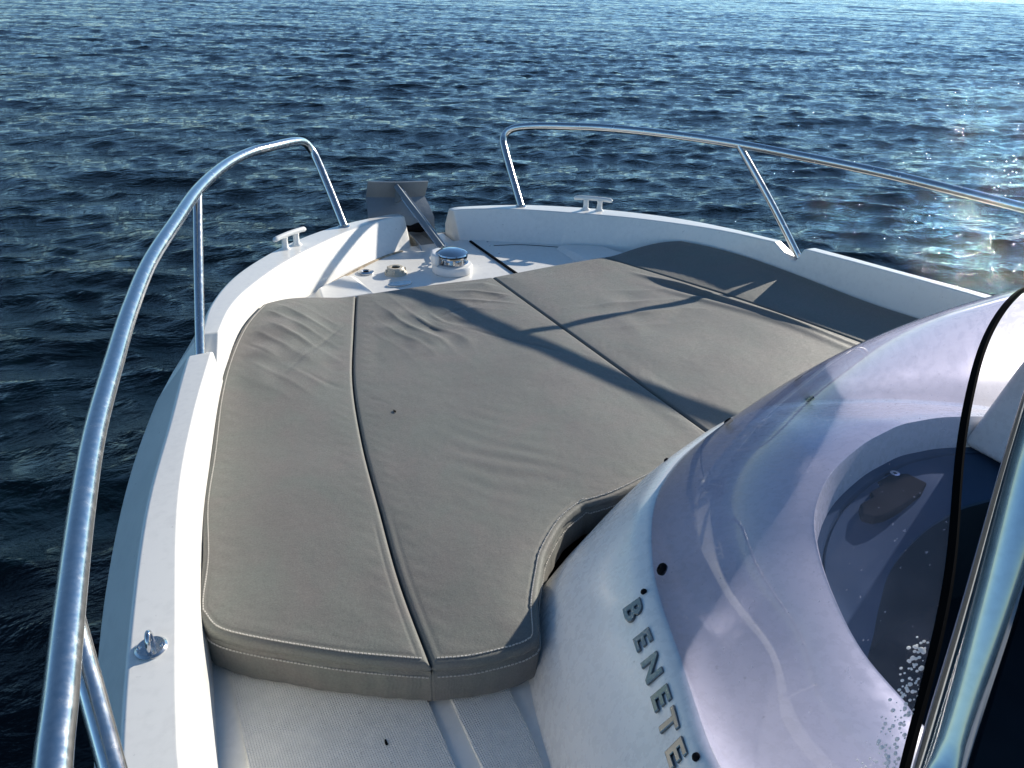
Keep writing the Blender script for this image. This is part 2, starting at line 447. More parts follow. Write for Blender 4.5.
# ------------------------------------------------------------------ stainless bow rails
def rail(side):
    m = lambda P: [(side*x, y, z) for x, y, z in P]
    top = spline(m([(.374, 2.755, .085), (.385, 2.86, .185), (.397, 2.955, .275), (.408, 2.99, .315), (.438, 2.975, .352), (.50, 2.885, .376), (.60, 2.76, .390), (.69, 2.665, .396),
                 (.80, 2.475, .404), (.918, 2.19, .411), (1.015, 1.90, .409), (1.094, 1.66, .403), (1.150, 1.44, .394), (1.190, 1.25, .386), (1.228, 1.05, .380),
                 (1.251, .88, .376), (1.270, .70, .373), (1.280, .59, .371), (1.288, .50, .370), (1.295, .30, .369), (1.30, 0, .368), (1.30, -.6, .368), (1.295, -1.3, .36), (1.29, -1.50, .33), (1.285, -1.58, .25), (1.28, -1.6, .12)]), 260)
    o = tube('handrail', top, .0150, M_steel, boat, 24)
    s1 = tube('rail_stanchion', spline(m([(1.022, 1.842, .055), (.977, 1.99, .235), (.930, 2.145, .408)]), 12), .0118, M_steel, boat, 20)
    s2 = tube('rail_stanchion', spline(m([(1.24, .40, .10), (1.257, .57, .25), (1.270, .705, .37)]), 12), .0125, M_steel, boat, 20)
    s3 = tube('rail_stanchion', spline(m([(1.25, -.85, .10), (1.272, -.7, .25), (1.30, -.55, .366)]), 12), .0125, M_steel, boat, 20)
    lathe('rail_foot', [(0, 0), (.022, 0), (.022, .003), (.017, .006), (0, .006)], M_steel, boat, (side*.374, 2.757, .084), seg=28)
    lathe('rail_foot', [(0, 0), (.022, 0), (.022, .003), (.017, .006), (0, .006)], M_steel, boat, (side*1.020, 1.845, .0615), seg=28)
    return o
rail(-1); rail(1)

# ------------------------------------------------------------------ mooring cleats (bar on two posts)
def cleat(side):
    c = Vector((side*.612, 2.583, .092)); d = Vector((side*-.235, .19, 0)).normalized()
    if side < 0: d = Vector((.24, .165, -.0)).normalized()
    e = Vector((0, 0, 1)); parts = []
    P = spline([c+d*x+e*z for x, z in [(-.078, .040), (-.060, .044), (0, .046), (.060, .044), (.078, .040)]], 20)
    rr = [.004]+[.0085]*18+[.004]
    bar = tube('cleat', P, rr, M_whitep, boat, 18)
    for s in (-1, 1):
        q = c+d*.028*s; pr_ = tube('cleat_post', [q+e*z for z in (-.006, .0, .006, .03, .040)], [.019, .018, .011, .010, .012], M_whitep, boat, 18)
        pr_.parent = bar; pr_.matrix_parent_inverse = Matrix()
    return bar
cleat(-1); cleat(1)

# ------------------------------------------------------------------ pad eye on the port gunwale
pe = lathe('pad_eye', [(0, 0), (.021, 0), (.021, .002), (.018, .0045), (0, .005)], M_steel, boat, (-1.220, .886, .1195), seg=30)
lp = [(-1.220+.0105*math.cos(a)*.25, .886+.0105*math.cos(a), .123+.024*max(0, math.sin(a))**.8) for a in np.linspace(0, math.pi, 20)]
o = tube('eye_loop', lp, .0036, M_chrome, boat, 14); o.parent = pe; o.matrix_parent_inverse = Matrix()
for s in (-1, 1):
    o = lathe('screw', [(0, 0), (.004, 0), (.003, .0015), (0, .002)], M_chrome, boat, (-1.220+.0145*s, .886-.004*s, .1235), seg=12); o.parent = pe; o.matrix_parent_inverse = Matrix()

# ------------------------------------------------------------------ anchor windlass
wl = lathe('windlass', [(0, 0), (.070, 0), (.074, .004), (.074, .022), (.069, .030), (.050, .034), (0, .034)], M_whitep, boat, (-.070, 2.455, -.031))
def sub(o, p): o.parent = p; o.matrix_parent_inverse = Matrix(); return o
sub(lathe('gypsy', [(0, 0), (.056, 0), (.058, .004), (.042, .012), (.040, .017), (.056, .024), (.056, .029), (0, .030)], M_chrome, boat, (-.070, 2.455, .002)), wl)
gg = []
for k in range(10):
    a = k*2*math.pi/10; gg.append(box_geo((-.070+.046*math.cos(a), 2.455+.046*math.sin(a), .016), .016, .007, .016, Matrix.Rotation(a, 3, 'Z')))
sub(mesh_obj('gypsy_teeth', *merge(gg), M_steel, boat, smooth=False), wl)
sub(lathe('cap', [(0, 0), (.053, 0), (.057, .003), (.055, .008), (.044, .015), (.022, .020), (0, .021)], M_chrome, boat, (-.070, 2.455, .033)), wl)
hp = [(-.142, 2.44), (-.146, 2.475), (-.130, 2.515), (-.095, 2.532), (-.080, 2.51), (-.118, 2.485), (-.125, 2.44)]
sub(prism('chain_cover', hp, -.0, .040, M_whitep, boat, bev=.008, seg=3), wl)
sub(tube('stripper_arm', [(-.035, 2.53, .012), (-.05, 2.50, .014), (-.075, 2.495, .016)], .006, M_chrome, boat, 12), wl)
# chain from the windlass to the anchor shackle
lv = []
for k in range(5):
    c = Vector((-.0655+.005*k, 2.515+.0185*k, .010-.002*k))
    P = []
    for a in np.linspace(0, 2*math.pi, 17)[:-1]:
        u = math.cos(a)*.014; w = math.sin(a)*.0085
        P.append(c+Vector((.26*u+(w if k % 2 == 0 else 0), .96*u, (w if k % 2 else 0))))
    nP = len(P); T = 8; VV = []; FF = []
    for i, pt in enumerate(P):
        t = (P[(i+1) % nP]-P[i-1]).normalized(); n1 = (pt-c).normalized(); n2 = t.cross(n1)
        for j in range(T): VV.append(pt+.0032*(math.cos(j*2*math.pi/T)*n1+math.sin(j*2*math.pi/T)*n2))
    for i in range(nP):
        for j in range(T): FF.append((i*T+j, i*T+(j+1) % T, ((i+1) % nP)*T+(j+1) % T, ((i+1) % nP)*T+j))
    lv.append((VV, FF))

# ------------------------------------------------------------------ anchor
anc = empty('anchor', (-.04, 2.75, -.03))
tag(anc, 'galvanised grey anchor with a broad bent plate fluke stowed in the slot at the bow', 'anchor')
def plate(name, P, th, parent, mat, bev_=.0015):
    """solid plate from a grid of rows of points"""
    P = np.array(P, float); r, c_, _ = P.shape
    du = np.gradient(P, axis=1); dv = np.gradient(P, axis=0); n = np.cross(du, dv); n /= np.linalg.norm(n, axis=2)[..., None]
    V = np.concatenate([(P+n*th/2).reshape(-1, 3), (P-n*th/2).reshape(-1, 3)]); F = []; h = r*c_
    for i in range(r-1):
        for j in range(c_-1):
            a = i*c_+j; F.append((a, a+1, a+c_+1, a+c_)); F.append((h+a, h+a+c_, h+a+c_+1, h+a+1))
    ring = [j for j in range(c_)]+[i*c_+c_-1 for i in range(1, r)]+[(r-1)*c_+j for j in range(c_-2, -1, -1)]+[i*c_ for i in range(r-2, 0, -1)]
    for a, b in zip(ring, ring[1:]+ring[:1]): F.append((a, b, h+b, h+a))
    return mesh_obj(name, V, F, mat, parent, angle=30)
xs = np.linspace(0, 1, 13); rows = []
for L, Rr in [((-.202, 2.978, .186), (.056, 2.978, .166)), ((-.203, 2.992, .150), (.052, 2.992, .128)), ((-.204, 3.008, .118), (.050, 3.008, .096)),
              ((-.208, 2.990, .090), (.060, 2.990, .066)), ((-.212, 2.965, .045), (.073, 2.965, .018)), ((-.20, 2.955, -.01), (.07, 2.955, -.03)), ((-.10, 2.955, -.07), (.0, 2.955, -.08))]:
    L = np.array(L); Rr = np.array(Rr); rows.append([L*(1-x)+Rr*x+np.array([0, -.010*(1-(2*x-1)**2), 0]) for x in xs])
plate('fluke', rows, .006, anc, M_galv)
ax = Vector((-.022, 2.655, -.012))-Vector((-.086, 2.962, .158)); rotm = Vector((0, 1, 0)).rotation_difference(ax).to_matrix()
mid = (Vector((-.022, 2.655, -.012))+Vector((-.086, 2.962, .158)))/2
sh = []
sh.append(box_geo(mid, .020, ax.length, .034, rotm))
sk = mesh_obj('shank', *merge(sh), M_galv, anc, smooth=False); bevel(sk, .002, 2)
fl = []
for s in (-1, 1): fl.append(box_geo(mid+rotm @ Vector((s*.012, .0, .017)), .008, ax.length*.96, .006, rotm))
f2 = mesh_obj('shank_rib', *merge(fl), M_steel, anc, smooth=False); bevel(f2, .001, 2)
gus = mesh_obj('gusset', [(-.092, 2.965, .15), (-.080, 2.965, .15), (-.092, 2.975, .09), (-.080, 2.975, .09), (-.082, 2.93, .115), (-.070, 2.93, .115)],
               [(0, 2, 4), (1, 5, 3), (0, 1, 3, 2), (2, 3, 5, 4), (4, 5, 1, 0)], M_galv, anc, smooth=False)
shk = [(-.030, 2.665, -.006), (-.040, 2.635, -.006), (-.036, 2.606, -.002), (-.026, 2.60, -.002), (-.016, 2.61, -.006), (-.012, 2.64, -.010), (-.014, 2.668, -.010)]
tube('shackle', spline(shk, 30), .0045, M_steel, anc, 12)
tube('shackle_pin', [(-.036, 2.662, -.008), (-.006, 2.668, -.010)], .0045, M_steel, anc, 12)
mesh_obj('chain', *merge(lv), M_steel, anc, smooth=True)
# bow roller with its cheek plates, part of the boat
def cheek(x):
    P = [(2.70, -.044), (2.72, -.012), (2.84, .006), (2.93, .008), (3.0, -.02), (3.0, -.055), (2.9, -.06)]
    n = len(P); V = [(x-.002, y, z) for y, z in P]+[(x+.002, y, z) for y, z in P]
    F = [tuple(range(n)), tuple(range(n, 2*n))]+[(i, (i+1) % n, n+(i+1) % n, n+i) for i in range(n)]
    return mesh_obj('roller_cheek', V, F, M_steel, boat, smooth=False)
cheek(-.088); cheek(.006)
tube('bow_roller', [(-.085, 2.95, -.015), (-.065, 2.95, -.015), (-.04, 2.95, -.015), (-.018, 2.95, -.015), (.003, 2.95, -.015)], [.022, .019, .014, .019, .022], M_black, boat, 24)
prism('roller_tray', [(-.086, 2.70), (-.086, 2.99), (.004, 2.99), (.004, 2.70)], -.0445, -.0415, M_galv, boat, bev=0)

# ------------------------------------------------------------------ sun cushions
def sstep(x, a, b):
    t = np.clip((x-a)/(b-a), 0, 1); return t*t*(3-2*t)
def vnoise(x, y, seed, f):
    """smooth value noise"""
    g = np.random.default_rng(seed).uniform(-1, 1, (64, 64)); u = x*f+20; v = y*f+20
    i = np.floor(u).astype(int); j = np.floor(v).astype(int); fu = u-i; fv = v-j
    fu = fu*fu*(3-2*fu); fv = fv*fv*(3-2*fv); i %= 64; j %= 64; i2 = (i+1) % 64; j2 = (j+1) % 64
    return (g[i, j]*(1-fu)*(1-fv)+g[i2, j]*fu*(1-fv)+g[i, j2]*(1-fu)*fv+g[i2, j2]*fu*fv)
def wrinkles(x, y):
    z = .0030*vnoise(x, y, 3, 3.2)+.0010*vnoise(x, y, 5, 9)
    def patch(cx, cy, rx, ry): return np.exp(-((x-cx)/rx)**2-((y-cy)/ry)**2)
    wx = x+.03*vnoise(x, y, 8, 7); wy = y+.03*vnoise(x, y, 9, 7)
    rid = lambda ang, lam, s: (1-np.abs(np.sin((math.cos(ang)*wx+math.sin(ang)*wy)*math.pi/lam+s)))**1.7
    z = z+patch(-.78, 1.98, .13, .19)*(.009*rid(.5, .055, 0)*(.5+.5*vnoise(x, y, 21, 12))+.007*vnoise(wx, wy, 22, 17))
    z = z+patch(-.38, 1.98, .13, .17)*(.008*rid(.2, .06, 1)*(.5+.5*vnoise(x, y, 23, 12))+.006*vnoise(wx, wy, 24, 16))
    z = z+patch(-.10, 2.12, .10, .09)*(.007*rid(1.1, .07, 1)+.006*vnoise(wx, wy, 25, 14))
    z = z+patch(-.48, 1.25, .13, .16)*.0010*np.sin((wx*.75+wy*.65)*2*math.pi/.045)*(.5+.5*vnoise(x, y, 26, 9))
    z = z+patch(.30, 1.82, .16, .12)*(.006*rid(1.25, .09, .6)+.005*vnoise(wx, wy, 27, 12))
    z = z+patch(.05, 1.6, .3, .3)*.002*vnoise(wx, wy, 30, 12)
    # sharp dents
    for cx, cy, r, d in [(-.850, 1.83, .030, .010), (-.815, 1.86, .022, .006), (-.74, 2.02, .03, .010), (-.72, 2.12, .022, .007), (-.36, 1.93, .024, .010), (-.42, 1.86, .018, .007), (-.33, 2.04, .03, .008), (-.31, 1.97, .02, .008)]:
        z = z-.32*d*np.exp(-((x-cx)**2+((y-cy)*.6)**2)/r**2)+.22*d*np.exp(-((x-cx+.035)**2+((y-cy)*.5)**2)/r**2)
    # soft ridges beside the starboard seam, shaped to cast its dark blade of shadow
    sx = .484+(2.26-y)*.335
    z = z+sstep(y, 1.0, 1.5)*(.016*np.exp(-((x-sx+.055+.03*(2.2-y)*.4)/.017)**2)*sstep(2.15-y, 0, .25)+.006*np.exp(-((x-sx+.11+.02*np.sin(y*7))/.02)**2)*sstep(2.05-y, 0, .3))
    # faint folding creases
    for (x0, y0, x1, y1) in [(-.62, 1.55, -.93, 2.05), (-.86, 1.78, -.52, 2.15), (-.30, 1.95, -.08, 1.62), (-.36, 2.0, .0, 2.1)]:
        d = np.abs((x-x0)*(y1-y0)-(y-y0)*(x1-x0))/math.hypot(x1-x0, y1-y0); t = ((x-x0)*(x1-x0)+(y-y0)*(y1-y0))/((x1-x0)**2+(y1-y0)**2)
        z = z-.0016*np.exp(-(d/.006)**2)*sstep(t, 0, .2)*(1-sstep(t, .8, 1))
    return z

def cushion(sideA, sideB, sideC, sideD, mir, label, raise_out=False, nu=150, nv=300):
    """Coons patch: A = forward edge, B = outer/right edge (forward to aft), C = aft edge, D = left edge (forward to aft)"""
    cl = lambda n: (lambda t: (t+.55*(-np.sin(2*math.pi*t)/(2*math.pi))*1.0))(np.linspace(0, 1, n))
    u = cl(nu); v = cl(nv)
    lin = lambda P, tt: resamp(spline(P, 400), 0, tt)
    A = lin([p+(0,) for p in sideA], u)[:, :2]; Cc = lin([p+(0,) for p in sideC], u)[:, :2]
    B = lin([p+(0,) for p in sideB], v)[:, :2]; D = lin([p+(0,) for p in sideD], v)[:, :2]
    U, Vv = np.meshgrid(u, v); U = U[..., None]; Vv = Vv[..., None]
    P = (1-Vv)*A[None]+Vv*Cc[None]+(1-U)*D[:, None]+U*B[:, None]-((1-U)*(1-Vv)*A[0]+U*(1-Vv)*A[-1]+(1-U)*Vv*Cc[0]+U*Vv*Cc[-1])
    ring = [(0, j) for j in range(nu)]+[(i, nu-1) for i in range(1, nv)]+[(nv-1, j) for j in range(nu-2, -1, -1)]+[(i, 0) for i in range(nv-2, 0, -1)]
    bd = np.array([P[a] for a in ring])
    # round the four plan corners
    X = P[..., 0]; Y = P[..., 1]
    d = np.full(X.shape, 9.); seg0 = bd; seg1 = np.roll(bd, -1, 0)
    for a, b in zip(seg0[::2], seg0[np.r_[2:len(seg0):2, 0]] if len(seg0) % 2 == 0 else seg0[np.r_[2:len(seg0):2, 0]]):
        ab = b-a; L2 = (ab@ab)+1e-12
        t = np.clip(((X-a[0])*ab[0]+(Y-a[1])*ab[1])/L2, 0, 1)
        d = np.minimum(d, np.hypot(X-a[0]-t*ab[0], Y-a[1]-t*ab[1]))
    r = .008
    z = np.where(d < r, -r+np.sqrt(np.maximum(0, r*r-(r-np.minimum(d, r))**2)), 0)
    z = z+.006*(1-np.exp(-d/.05))-.001
    z = z-.0007*np.exp(-((d-.016)/.003)**2)*sstep(1.2-Y, 0, .1)
    puck = np.sin((X+Y)*2*math.pi/.05+3*vnoise(X, Y, 40, 5))*.0002*np.exp(-((d-.034)/.014)**2); z = z+puck
    z = z+wrinkles(X*mir, Y)*sstep(d, .012, .07)
    ax_ = np.abs(X)
    if raise_out:
        seamx = .484+(2.26-Y)*.30
        z = z+.046*sstep(Y, 1.45, 2.2)*sstep(ax_-seamx, .02, .30)
    top = z
    verts = [np.stack([X, Y, z], -1).reshape(-1, 3)]
    F = []
    for i in range(nv-1):
        o = i*nu
        for j in range(nu-1): F.append((o+j, o+j+1, o+j+1+nu, o+j+nu))
    # side rings
    c0 = bd.mean(0); tan = np.roll(bd, -1, 0)-np.roll(bd, 1, 0); tan /= np.linalg.norm(tan, axis=1)[:, None]+1e-9
    nrm = np.stack([tan[:, 1], -tan[:, 0]], 1)
    area = np.sum(bd[:, 0]*np.roll(bd[:, 1], -1)-np.roll(bd[:, 0], -1)*bd[:, 1])
    if area < 0: nrm = -nrm
    idx = [a*nu+b for a, b in ring]; zb = np.array([z[a] for a in ring]); n = len(ring)
    prev = idx; base = len(verts[0]); s = np.cumsum(np.linalg.norm(np.diff(np.vstack([bd, bd[:1]]), axis=0), axis=1))
    for off, dz in [(.0012, -.004), (-.0035, -.0078), (.0002, -.011), (.0012, -.020), (.0020, -.035), (.0010, -.052), (.0015, -.061), (-.006, -.066)]:
        w = .0009*np.sin(s*2*math.pi/.11)+.0006*np.sin(s*2*math.pi/.037)
        q = bd+nrm*(off+w)[:, None] if np.ndim(w) else bd+nrm*off
        zz = zb+dz if dz > -.058 else np.minimum(zb, -.018)+dz
        if dz <= -.058: zz = np.full(n, -.018+dz)
        verts.append(np.column_stack([q, zz])); cur = [base+k for k in range(n)]; base += n
        for k in range(n): F.append((prev[k], prev[(k+1) % n], cur[(k+1) % n], cur[k]))
        prev = cur
    F.append(tuple(prev))
    V = np.concatenate(verts); V[:, 0] *= mir
    o = mesh_obj('sun_cushion', V, F, M_fab, None, smooth=True)
    tag(o, label, 'cushion', 'grey sun cushions on the foredeck')
    # stitching: two rows on top, one on the side
    bl = np.vstack([bd, bd[:1]]); nl = np.vstack([nrm, nrm[:1]]); zl = np.append(zb, zb[0])
    ss = np.r_[0, np.cumsum(np.linalg.norm(np.diff(bl, axis=0), axis=1))]
    for nm, ins, side_ in [('top_stitching', .0115, 0), ('side_stitching', .0, 1)]:
        sv = []
        q0 = ss[nu-1] if raise_out else ss[nu+nv-2]; q1 = ss[2*nu+nv-3]
        for q in np.arange(q0+.004, q1-.006, .0062):
            pt = []
            for qq in (q, q+.0042):
                p = np.array([np.interp(qq, ss, bl[:, 0]), np.interp(qq, ss, bl[:, 1])]); nn = np.array([np.interp(qq, ss, nl[:, 0]), np.interp(qq, ss, nl[:, 1])])
                zz = np.interp(qq, ss, zl)
                if side_ == 0: pt.append(np.array([*(p-nn*ins), zz+r+.0019]))
                else: pt.append(np.array([*(p+nn*.0026), zz-.0165]))
            a, b = pt; dd = b-a; L = np.linalg.norm(dd)
            if L < 1e-4 or min(np.hypot(*(bl[:-1]-nl[:-1]*0-(a[:2]))[::4].T).min(), 9) < (ins-.0012 if side_ == 0 else 0): continue
            dd /= L; up = np.array([0, 0, 1.]); w = np.cross(dd, up); h = .0009
            bs = len(sv)
            for e in (a, b):
                for s1, s2 in ((-1, -1), (1, -1), (1, 1), (-1, 1)): sv.append(e+w*h*s1+up*h*s2)
        sv = np.array(sv); sv[:, 0] *= mir; nb = len(sv)//8; SF = []
        for k in range(nb):
            b8 = k*8
            SF += [(b8, b8+1, b8+2, b8+3), (b8+4, b8+7, b8+6, b8+5)]+[(b8+i, b8+4+i, b8+4+(i+1) % 4, b8+(i+1) % 4) for i in range(4)]
        st = mesh_obj(nm, sv, SF, M_thread, o, smooth=False)
        st.matrix_parent_inverse = Matrix()
    return o

seam = [(-.484, 2.295), (-.574, 2.035), (-.673, 1.737), (-.743, 1.451), (-.792, 1.191), (-.828, .988), (-.851, .790)]
g = .0012
sl = [(x-g, y) for x, y in seam]; sr = [(x+g, y) for x, y in seam]
outer = [(-.790, 2.228), (-.872, 2.095), (-.946, 1.925), (-1.005, 1.745), (-1.058, 1.53), (-1.100, 1.36), (-1.125, 1.20), (-1.149, 1.10), (-1.155, 1.062)]
frontS = [(-1.155, 1.062), (-1.136, 1.005), (-1.076, .948), (-.973, .868), (-.905, .823), (-.851-g, .790)]
aftM = [(-.851+g, .790), (-.79, .768), (-.724, .757), (-.702, .756), (-.680, .760), (-.667, .776), (-.650, .81), (-.632, .842), (-.594, .895), (-.555, .943), (-.485, 1.0), (-.430, 1.026), (-.413, 1.031), (-.395, 1.029), (-.335, 1.030), (-.235, 1.048), (-.1, 1.072), (-g, 1.078)]
cushion([(-.484-g, 2.295), (-.60, 2.292), (-.70, 2.268), (-.790, 2.228)], outer, frontS[::-1], sl, 1, 'grey cushion along the port bulwark beside the near handrail, wrinkled at its far end', True)
cushion([(-.484+g, 2.295), (-.27, 2.290), (-g, 2.270)], [(-g, 2.270), (-g, 1.65), (-g, 1.078)], aftM, sr, 1, 'large grey centre cushion left of the middle seam, crossed by the handrail shadow')
cushion([(-.484+g, 2.295), (-.27, 2.290), (-g, 2.270)], [(-g, 2.270), (-g, 1.65), (-g, 1.078)], aftM, sr, -1, 'grey centre cushion right of the middle seam, disappearing behind the windscreen')
cushion([(-.484-g, 2.295), (-.60, 2.292), (-.70, 2.268), (-.790, 2.228)], outer, frontS[::-1], sl, -1, 'grey cushion lying in the shade of the far starboard bulwark', True)

# ------------------------------------------------------------------ console with dash well
def mirr(L):
    L = [np.array(p, float) for p in L]; return np.array(L+[p*np.array([-1, 1, 1]) for p in L[-2::-1]])
NC = 161
Wc = mirr([(-.815, -1.2, -.095), (-.812, .0, -.095), (-.80, .30, -.095), (-.765, .50, -.095), (-.735, .62, -.095), (-.70, .735, -.095), (-.652, .85, -.095), (-.575, .94, -.095), (-.42, 1.01, -.095), (-.25, 1.06, -.095), (0, 1.07, -.095)])
Bc = mirr([(-.79, -1.2, .33), (-.765, -.1, .28), (-.735, .22, .225), (-.706, .363, .20), (-.658, .456, .18), (-.61, .553, .165), (-.579, .621, .155), (-.536, .693, .145), (-.492, .757, .14), (-.437, .825, .135), (-.385, .872, .13), (-.294, .936, .125), (-.219, .967, .125), (-.118, .995, .13), (0, 1.01, .135)])
Lc = mirr([(-.50, -1.2, .30), (-.475, -.1, .225), (-.460, .246, .21), (-.452, .32, .215), (-.440, .39, .22), (-.405, .466, .225), (-.353, .545, .23), (-.298, .604, .24), (-.214, .653, .25), (-.111, .682, .26), (-.04, .690, .265), (0, .692, .267)])
Tc = mirr([(-.745, .165, .412), (-.704, .188, .42), (-.655, .213, .43), (-.591, .248, .445), (-.502, .301, .46), (-.405, .37, .48), (-.339, .416, .50), (-.252, .469, .52), (-.177, .511, .535), (-.105, .543, .553), (0, .568, .580)])
def curve(L, n=NC):
    return spline(L, n)
# parameterise by matching fractions: aft straight part shares its fraction
def two_part(L, ybreak, n=NC):
    S = spline(L, 1200); half = S[:601] if len(S) == 1200 else S[:600]
    half = S[:600]; k = int(np.argmin(np.abs(half[:, 1]-ybreak)+(np.arange(600) > 599)*9))
    a = resamp(half[:k+1], 31); S2 = resamp(np.vstack([half[k:], [L[len(L)//2]]]), (n-60)//2+1)
    h = np.vstack([a[:-1], S2]); return np.vstack([h, (h*np.array([-1, 1, 1]))[-2::-1]])
Wr = two_part(Wc, .30); Br = two_part(Bc, .22); Lr = two_part(Lc, .246)
NC = len(Wr)
def blend(A, B, t, out=0, up=0):
    P = A*(1-t)+B*t
    T = np.gradient(P, axis=0); N = np.stack([-T[:, 1], T[:, 0], 0*T[:, 0]], 1); N /= np.linalg.norm(N, axis=1)[:, None]+1e-9
    P = P+N*out; P[:, 2] += up; return P
rings = [Wr, blend(Wr, Br, .03, .0, 0), blend(Wr, Br, .25, .014), blend(Wr, Br, .5, .022), blend(Wr, Br, .75, .018), blend(Wr, Br, .93, .009), blend(Wr, Br, .985, .004, .001), blend(Wr, Br, 1.0, -.003, .002),
         blend(Br, Lr, .04, 0, .003), blend(Br, Lr, .10, 0, -.004), blend(Br, Lr, .25, 0, -.004), blend(Br, Lr, .45, 0, .0), blend(Br, Lr, .72, 0, .003), blend(Br, Lr, .94, 0, .004), blend(Br, Lr, .985, 0, .0), Lr.copy()]
l2 = Lr.copy(); l2[:, 2] -= .006; l2 = blend(l2, l2, 0, -.004); rings.append(l2)
l3 = blend(l2, l2, 0, -.012); l3[:, 2] = l2[:, 2]-.055; rings.append(l3)
V = np.concatenate(rings); F = []
for i in range(len(rings)-1):
    for j in range(NC-1): F.append((i*NC+j, i*NC+j+1, (i+1)*NC+j+1, (i+1)*NC+j))
N_out = [False]
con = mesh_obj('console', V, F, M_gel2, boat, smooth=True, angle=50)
# make sure the outward offset really went outwards: centre of ring 3 must lie farther from the axis than the plain blend
# dash shelf inside the well, its front groove and the inner drop
sh0 = blend(l3, l3, 0, .001); sh0[:, 2] += .004
shelf_out = sh0.copy(); shelf_in = sh0.copy()
for j in range(NC):
    x, y, z = sh0[j]; sgn = -1 if x < 0 else 1
    yy = min(y, 9); w = .055 if y < .45 else .10
    shelf_in[j] = (x*.93 if y < .40 else x*(.93+.09*(y-.40)/.2), y-.125*float(sstep(y, .36, .62))-.004, z-.022)
def edge_in(P, d, dz): 
    Q = P.copy(); Q[:, 2] += dz; return Q
g1 = sh0*(1-.10)+shelf_in*.10; g2 = sh0*(1-.13)+shelf_in*.13; g2[:, 2] -= .006; g3 = sh0*(1-.16)+shelf_in*.16
dr1 = shelf_in.copy(); dr1[:, 2] -= .006; dr2 = dr1.copy(); dr2[:, 2] = -.085
rr = [sh0, g1, g2, g3, sh0*.4+shelf_in*.6, shelf_in, dr1]
V = np.concatenate(rr); F = []
for i in range(len(rr)-1):
    for j in range(NC-1): F.append((i*NC+j, i*NC+j+1, (i+1)*NC+j+1, (i+1)*NC+j))
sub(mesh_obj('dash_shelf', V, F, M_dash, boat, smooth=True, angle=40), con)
rr = [dr1, dr2]; V = np.concatenate(rr)
sub(mesh_obj('dash_front', V, [(j, j+1, NC+j+1, NC+j) for j in range(NC-1)], M_navy, boat), con)
# dark cockpit sole inside the console coaming
ci = [(x, y) for x, y in Lr[:, :2]]
cz = [(x*.985, y-.01) for x, y in ci]
prism('cockpit_cushion', cz, -.09, -.045, M_navy, boat, bev=.01)
# shallow lower ledge, white, seen beyond the dash
# mostly unseen pod added to shade the dash shelf, with guessed panel and wheel
pod = mesh_obj('shade_pod', [(.15, .665, .20), (.50, .63, .20), (.50, .36, .20), (.15, .36, .20), (.17, .625, .40), (.47, .585, .40), (.47, .44, .43), (.17, .44, .43)],
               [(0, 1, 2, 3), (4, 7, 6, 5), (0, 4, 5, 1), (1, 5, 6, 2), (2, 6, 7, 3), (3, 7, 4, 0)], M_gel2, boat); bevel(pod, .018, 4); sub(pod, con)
sub(mesh_obj('pod_face', [(.18, .352, .235), (.46, .352, .235), (.45, .422, .405), (.19, .422, .405), (.18, .368, .235), (.46, .368, .235), (.45, .438, .405), (.19, .438, .405)],
               [(0, 1, 2, 3), (4, 7, 6, 5), (0, 4, 5, 1), (1, 5, 6, 2), (2, 6, 7, 3), (3, 7, 4, 0)], M_black, boat, smooth=False), con)
wc_ = Vector((.32, .27, .27)); wn = Vector((0, -.85, .52)).normalized(); wu = Vector((1, 0, 0)); wv = wn.cross(wu)
sw = tube('steering_wheel', [wc_+.15*(math.cos(a)*wu+math.sin(a)*wv) for a in np.linspace(0, 2*math.pi, 61)], .012, M_black, boat, 14, cap=False); sub(sw, con)
for a in (.5, 2.6, 4.71):
    sub(tube('wheel_spoke', [wc_, wc_+.145*(math.cos(a)*wu+math.sin(a)*wv)], .007, M_steel, boat, 12), con)
sub(tube('wheel_shaft', [wc_-wn*.10, wc_+wn*.012], .022, M_black, boat, 18), con)
# --- switch / instrument block lying on the dash shelf
def dash_device():
    p = []
    base = Vector((-.090, .622, .186)); yaw = R(11)
    rot = Matrix.Rotation(yaw, 3, 'Z')
    o = lambda x, y, z: base+rot @ Vector((x, y, z))
    out = [(-.100, -.006), (-.092, -.022), (-.070, -.030), (-.035, -.034), (.035, -.036), (.070, -.028), (.072, .022), (.038, .030), (.032, .024), (.004, .026), (-.002, .016), (-.034, .018), (-.042, .008), (-.080, .010)]
    pts = [o(x, y, 0) for x, y in out]
    ob = prism('switch_block', [(q.x, q.y) for q in pts], base.z, base.z+.017, M_pitch, boat, bev=.003, seg=3)
    ring = lathe('key_ring', [(.003, 0), (.008, 0), (.008, .003), (.003, .003), (.003, 0)], M_chrome, boat, o(.042, .016, .0205), seg=20)
    sub(ring, ob); sub(ob, con)
dash_device()

